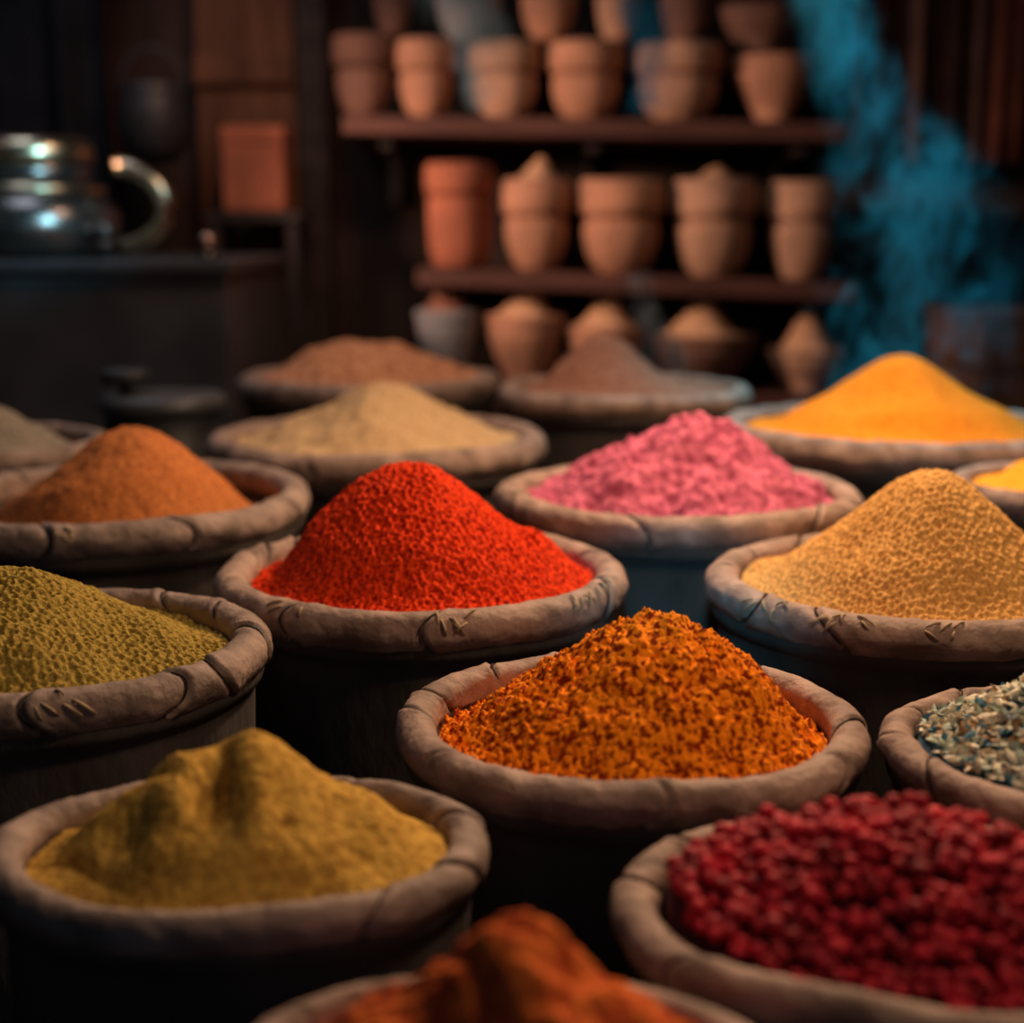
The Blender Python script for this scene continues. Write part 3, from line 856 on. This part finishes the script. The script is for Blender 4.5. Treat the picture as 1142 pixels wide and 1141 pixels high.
for sx in (-1, 1):
    for sy in (-1, 1):
        mesh_obj('leg', *box(.035, .035, bx_b.z - .032, (sx * .12, sy * .10, (bx_b.z - .032) / 2), .004), M['wood_dark'], std, smooth=False)
bxo = thing('storage_box', 'brick-coloured box on the tall stool left of the shelves', 'box', (bx_b.x, 4.68, bx_b.z))
hb = bx_t.z - bx_b.z
mesh_obj('box_body', *box(bx1.x - bx0.x, .18, hb * .8, (0, 0, hb * .4), .01), M['clay_red'], bxo, smooth=False)
mesh_obj('box_lid', *box((bx1.x - bx0.x) * 1.03, .19, hb * .2, (0, 0, hb * .9), .01), M['clay_red'], bxo, smooth=False)
po = at(348, 300, 4.78)
post = mesh_obj('wooden_post', *box(.10, .12, 2.79, (0, 0, 1.396), .01), M['wood_dark'], smooth=False, loc=(po.x, 4.93, 0))
tag(post, 'dark wooden post between the plank panel and the shelves', 'post')
cc = at(174, 186, 4.6)
ct_ = at(174, 95, 4.6)
ca = thing('cauldron', 'black round cauldron hanging against the brown back wall', 'cauldron', (cc.x, 4.6, cc.z))
hc = ct_.z - cc.z
rc = at(214, 150, 4.6).x - at(174, 150, 4.6).x
mesh_obj('body', *lathe([(0, 0), (.5 * rc, .01), (.85 * rc, .2 * hc), (rc, .5 * hc), (.92 * rc, .82 * hc), (.85 * rc, .9 * hc), (.95 * rc, hc), (.84 * rc, hc), (.8 * rc, .8 * hc), (.85 * rc, .4 * hc), (0, .06 * hc)], 48), M['iron'], ca)
bp_ = [(rc * .9 * math.cos(a), 0, hc * .95 + rc * 1.1 * math.sin(a)) for a in [PI * q / 14 for q in range(15)]]
bail = mesh_obj('handle', *tube(bp_, .008, 8), M['iron'], ca)
mesh_obj('chain', *tube([(0, 0, hc * .95 + rc * 1.1), (0, 0, 2.80 - cc.z)], .006, 8), M['iron'], ca)

# crate at the right edge behind the amber tub
cr0 = at(1096, 360, 3.9)
crt = thing('crate', 'brown plank crate at the right edge behind the amber tub', 'crate', (cr0.x + .3, 4.15, 0))
hcr = cr0.z
rows = []
for q in range(5):
    zc = hcr * (q + .5) / 5
    rows.append(box(.60, .022, hcr / 5 - .012, (0, -.25, zc), .003))
    rows.append(box(.022, .46, hcr / 5 - .012, (-.29, 0, zc), .003))
    rows.append(box(.022, .46, hcr / 5 - .012, (.29, 0, zc), .003))
    rows.append(box(.60, .022, hcr / 5 - .012, (0, .25, zc), .003))
mesh_obj('slats', *merge(*rows), M['wood_brown'], crt, smooth=False)
for sx in (-1, 1):
    for sy in (-1, 1):
        mesh_obj('corner_post', *box(.04, .04, hcr, (sx * .255, sy * .215, hcr / 2), .003), M['wood_brown'], crt, smooth=False)
mesh_obj('crate_top', *box(.62, .52, .02, (0, 0, hcr + .011), .003), M['wood_brown'], crt, smooth=False)


# ------------------------------------------------------------------ smoke
def smoke(name, label, Y, pts, dens, color, depth, nscale, edge, seed):
    """Drifting smoke: pts = [(py, left px, right px)] from top to bottom at distance Y; a solid domain with a 3D noise density."""
    L = [at(a, py, Y) for py, a, b in pts]
    Rr = [at(b, py, Y) for py, a, b in pts]
    zs = [p.z for p in L]
    cx = [(p.x + q.x) / 2 for p, q in zip(L, Rr)]
    hw = [(q.x - p.x) / 2 for p, q in zip(L, Rr)]
    z0, z1 = min(zs), max(zs)
    x0 = min(c - h for c, h in zip(cx, hw)) - .03
    x1 = max(c + h for c, h in zip(cx, hw)) + .03
    ox = (x0 + x1) / 2
    # lofted elliptical domain
    n = 28
    V, F = [], []
    for zc, c, h in zip(zs, cx, hw):
        for q in range(n):
            a = 2 * PI * q / n
            V.append((c - ox + (h + .03) * math.cos(a), (depth + .02) * math.sin(a), zc - z0))
    m = len(zs)
    for i_ in range(m - 1):
        for q in range(n):
            F.append((i_ * n + q, (i_ + 1) * n + q, (i_ + 1) * n + (q + 1) % n, i_ * n + (q + 1) % n))
    F.append(tuple(range(n)))
    F.append(tuple(range(m * n - 1, (m - 1) * n - 1, -1)))
    mt = bpy.data.materials.new(name)
    mt.use_nodes = True
    mt.cycles.volume_step_rate = 0.12
    nt = mt.node_tree
    nt.nodes.clear()
    N = nt.nodes.new
    lk = nt.links.new
    out = N('ShaderNodeOutputMaterial')
    vol = N('ShaderNodeVolumePrincipled')
    vol.inputs['Color'].default_value = (*color, 1)
    vol.inputs['Anisotropy'].default_value = 0.1
    lk(vol.outputs[0], out.inputs['Volume'])
    tc = N('ShaderNodeTexCoord')
    sep = N('ShaderNodeSeparateXYZ')
    lk(tc.outputs['Object'], sep.inputs[0])

    def math_(op, a, b=None, clamp=False):
        nd = N('ShaderNodeMath')
        nd.operation = op
        nd.use_clamp = clamp
        for i_, v in enumerate((a, b)):
            if v is None: continue
            if isinstance(v, (int, float)): nd.inputs[i_].default_value = v
            else: lk(v, nd.inputs[i_])
        return nd.outputs[0]

    t = math_('DIVIDE', sep.outputs[2], z1 - z0)

    def curve(vals, lo, hi):
        fc = N('ShaderNodeFloatCurve')
        cm = fc.mapping.curves[0]
        data = sorted(((zz - z0) / (z1 - z0), (v - lo) / (hi - lo)) for zz, v in zip(zs, vals))
        cm.points[0].location = data[0]
        cm.points[1].location = data[-1]
        for d in data[1:-1]: cm.points.new(*d)
        fc.mapping.update()
        lk(t, fc.inputs['Value'])
        return math_('ADD', math_('MULTIPLY', fc.outputs[0], hi - lo), lo)

    cc_ = curve([c - ox for c in cx], x0 - ox, x1 - ox)
    hh_ = curve(hw, 0.0, 1.0)
    dx = math_('DIVIDE', math_('SUBTRACT', sep.outputs[0], cc_), hh_)
    dy = math_('DIVIDE', sep.outputs[1], depth)
    rr = math_('ADD', math_('MULTIPLY', dx, dx), math_('MULTIPLY', dy, dy))
    mp = N('ShaderNodeMapping')
    mp.inputs['Location'].default_value = (seed * 1.3, seed * .7, seed)
    mp.inputs['Scale'].default_value = (1.0, 1.0, 0.62)
    lk(tc.outputs['Object'], mp.inputs[0])
    n1 = N('ShaderNodeTexNoise')
    n1.inputs['Scale'].default_value = nscale
    n1.inputs['Detail'].default_value = 6
    n1.inputs['Roughness'].default_value = 0.66
    n1.inputs['Distortion'].default_value = 0.6
    lk(mp.outputs[0], n1.inputs['Vector'])
    n2 = N('ShaderNodeTexNoise')
    n2.inputs['Scale'].default_value = nscale * 3.1
    n2.inputs['Detail'].default_value = 5
    n2.inputs['Roughness'].default_value = 0.7
    n2.inputs['Distortion'].default_value = 1.6
    lk(mp.outputs[0], n2.inputs['Vector'])
    nz = math_('ADD', math_('MULTIPLY', math_('SUBTRACT', n1.outputs['Fac'], 0.5), 4.0), math_('MULTIPLY', math_('SUBTRACT', n2.outputs['Fac'], 0.5), 3.2))
    body = math_('ADD', math_('SUBTRACT', 0.70, rr), nz)
    sm = N('ShaderNodeMapRange')
    sm.interpolation_type = 'SMOOTHSTEP'
    sm.inputs['From Min'].default_value = 0.0
    sm.inputs['From Max'].default_value = edge
    lk(body, sm.inputs['Value'])
    ends = math_('MULTIPLY', math_('MULTIPLY', t, 9.0, True), math_('MULTIPLY', math_('SUBTRACT', 1.0, t), 9.0, True))
    inside = math_('MULTIPLY', math_('SUBTRACT', 1.0, rr), 1.6, True)
    d = math_('MULTIPLY', math_('MULTIPLY', sm.outputs[0], inside), math_('MULTIPLY', ends, dens))
    lk(d, vol.inputs['Density'])
    o = mesh_obj(name, V, F, mt, loc=(ox, Y, z0))
    tag(o, label, 'smoke', None, 'stuff')
    return o


smoke('blue_smoke', 'tall teal smoke plume rising behind the amber spice at the right', 2.85,
      [(-70, 850, 960), (0, 862, 985), (60, 880, 1010), (110, 895, 1045), (160, 898, 1115), (220, 896, 1145), (300, 890, 1155), (370, 875, 1155), (440, 870, 1150), (520, 870, 1145)],
      19.0, (0.12, 0.64, 0.80), .06, 6.0, 2.4, 1)
smoke('teal_smoke', 'small teal smoke wisp at the top above the widest upper shelf jar', 3.9,
      [(-70, 655, 745), (0, 675, 755), (40, 690, 760), (80, 690, 765), (130, 690, 745)], 30.0, (0.05, 0.46, 0.85), .06, 9.0, 1.6, 2)
smoke('grey_smoke', 'grey blue smoke wisp at the top over the ash grey jar', 3.9,
      [(-70, 440, 540), (0, 455, 570), (50, 480, 590), (90, 495, 570), (130, 520, 560)], 30.0, (0.42, 0.62, 0.72), .06, 8.0, 1.3, 3)
smoke('pale_smoke', 'thin pale smoke wisp curling off the far brown spice cone', 3.15,
      [(300, 690, 730), (345, 690, 745), (390, 705, 770), (430, 700, 790)], 60.0, (0.6, 0.72, 0.78), .04, 12.0, 1.3, 4)
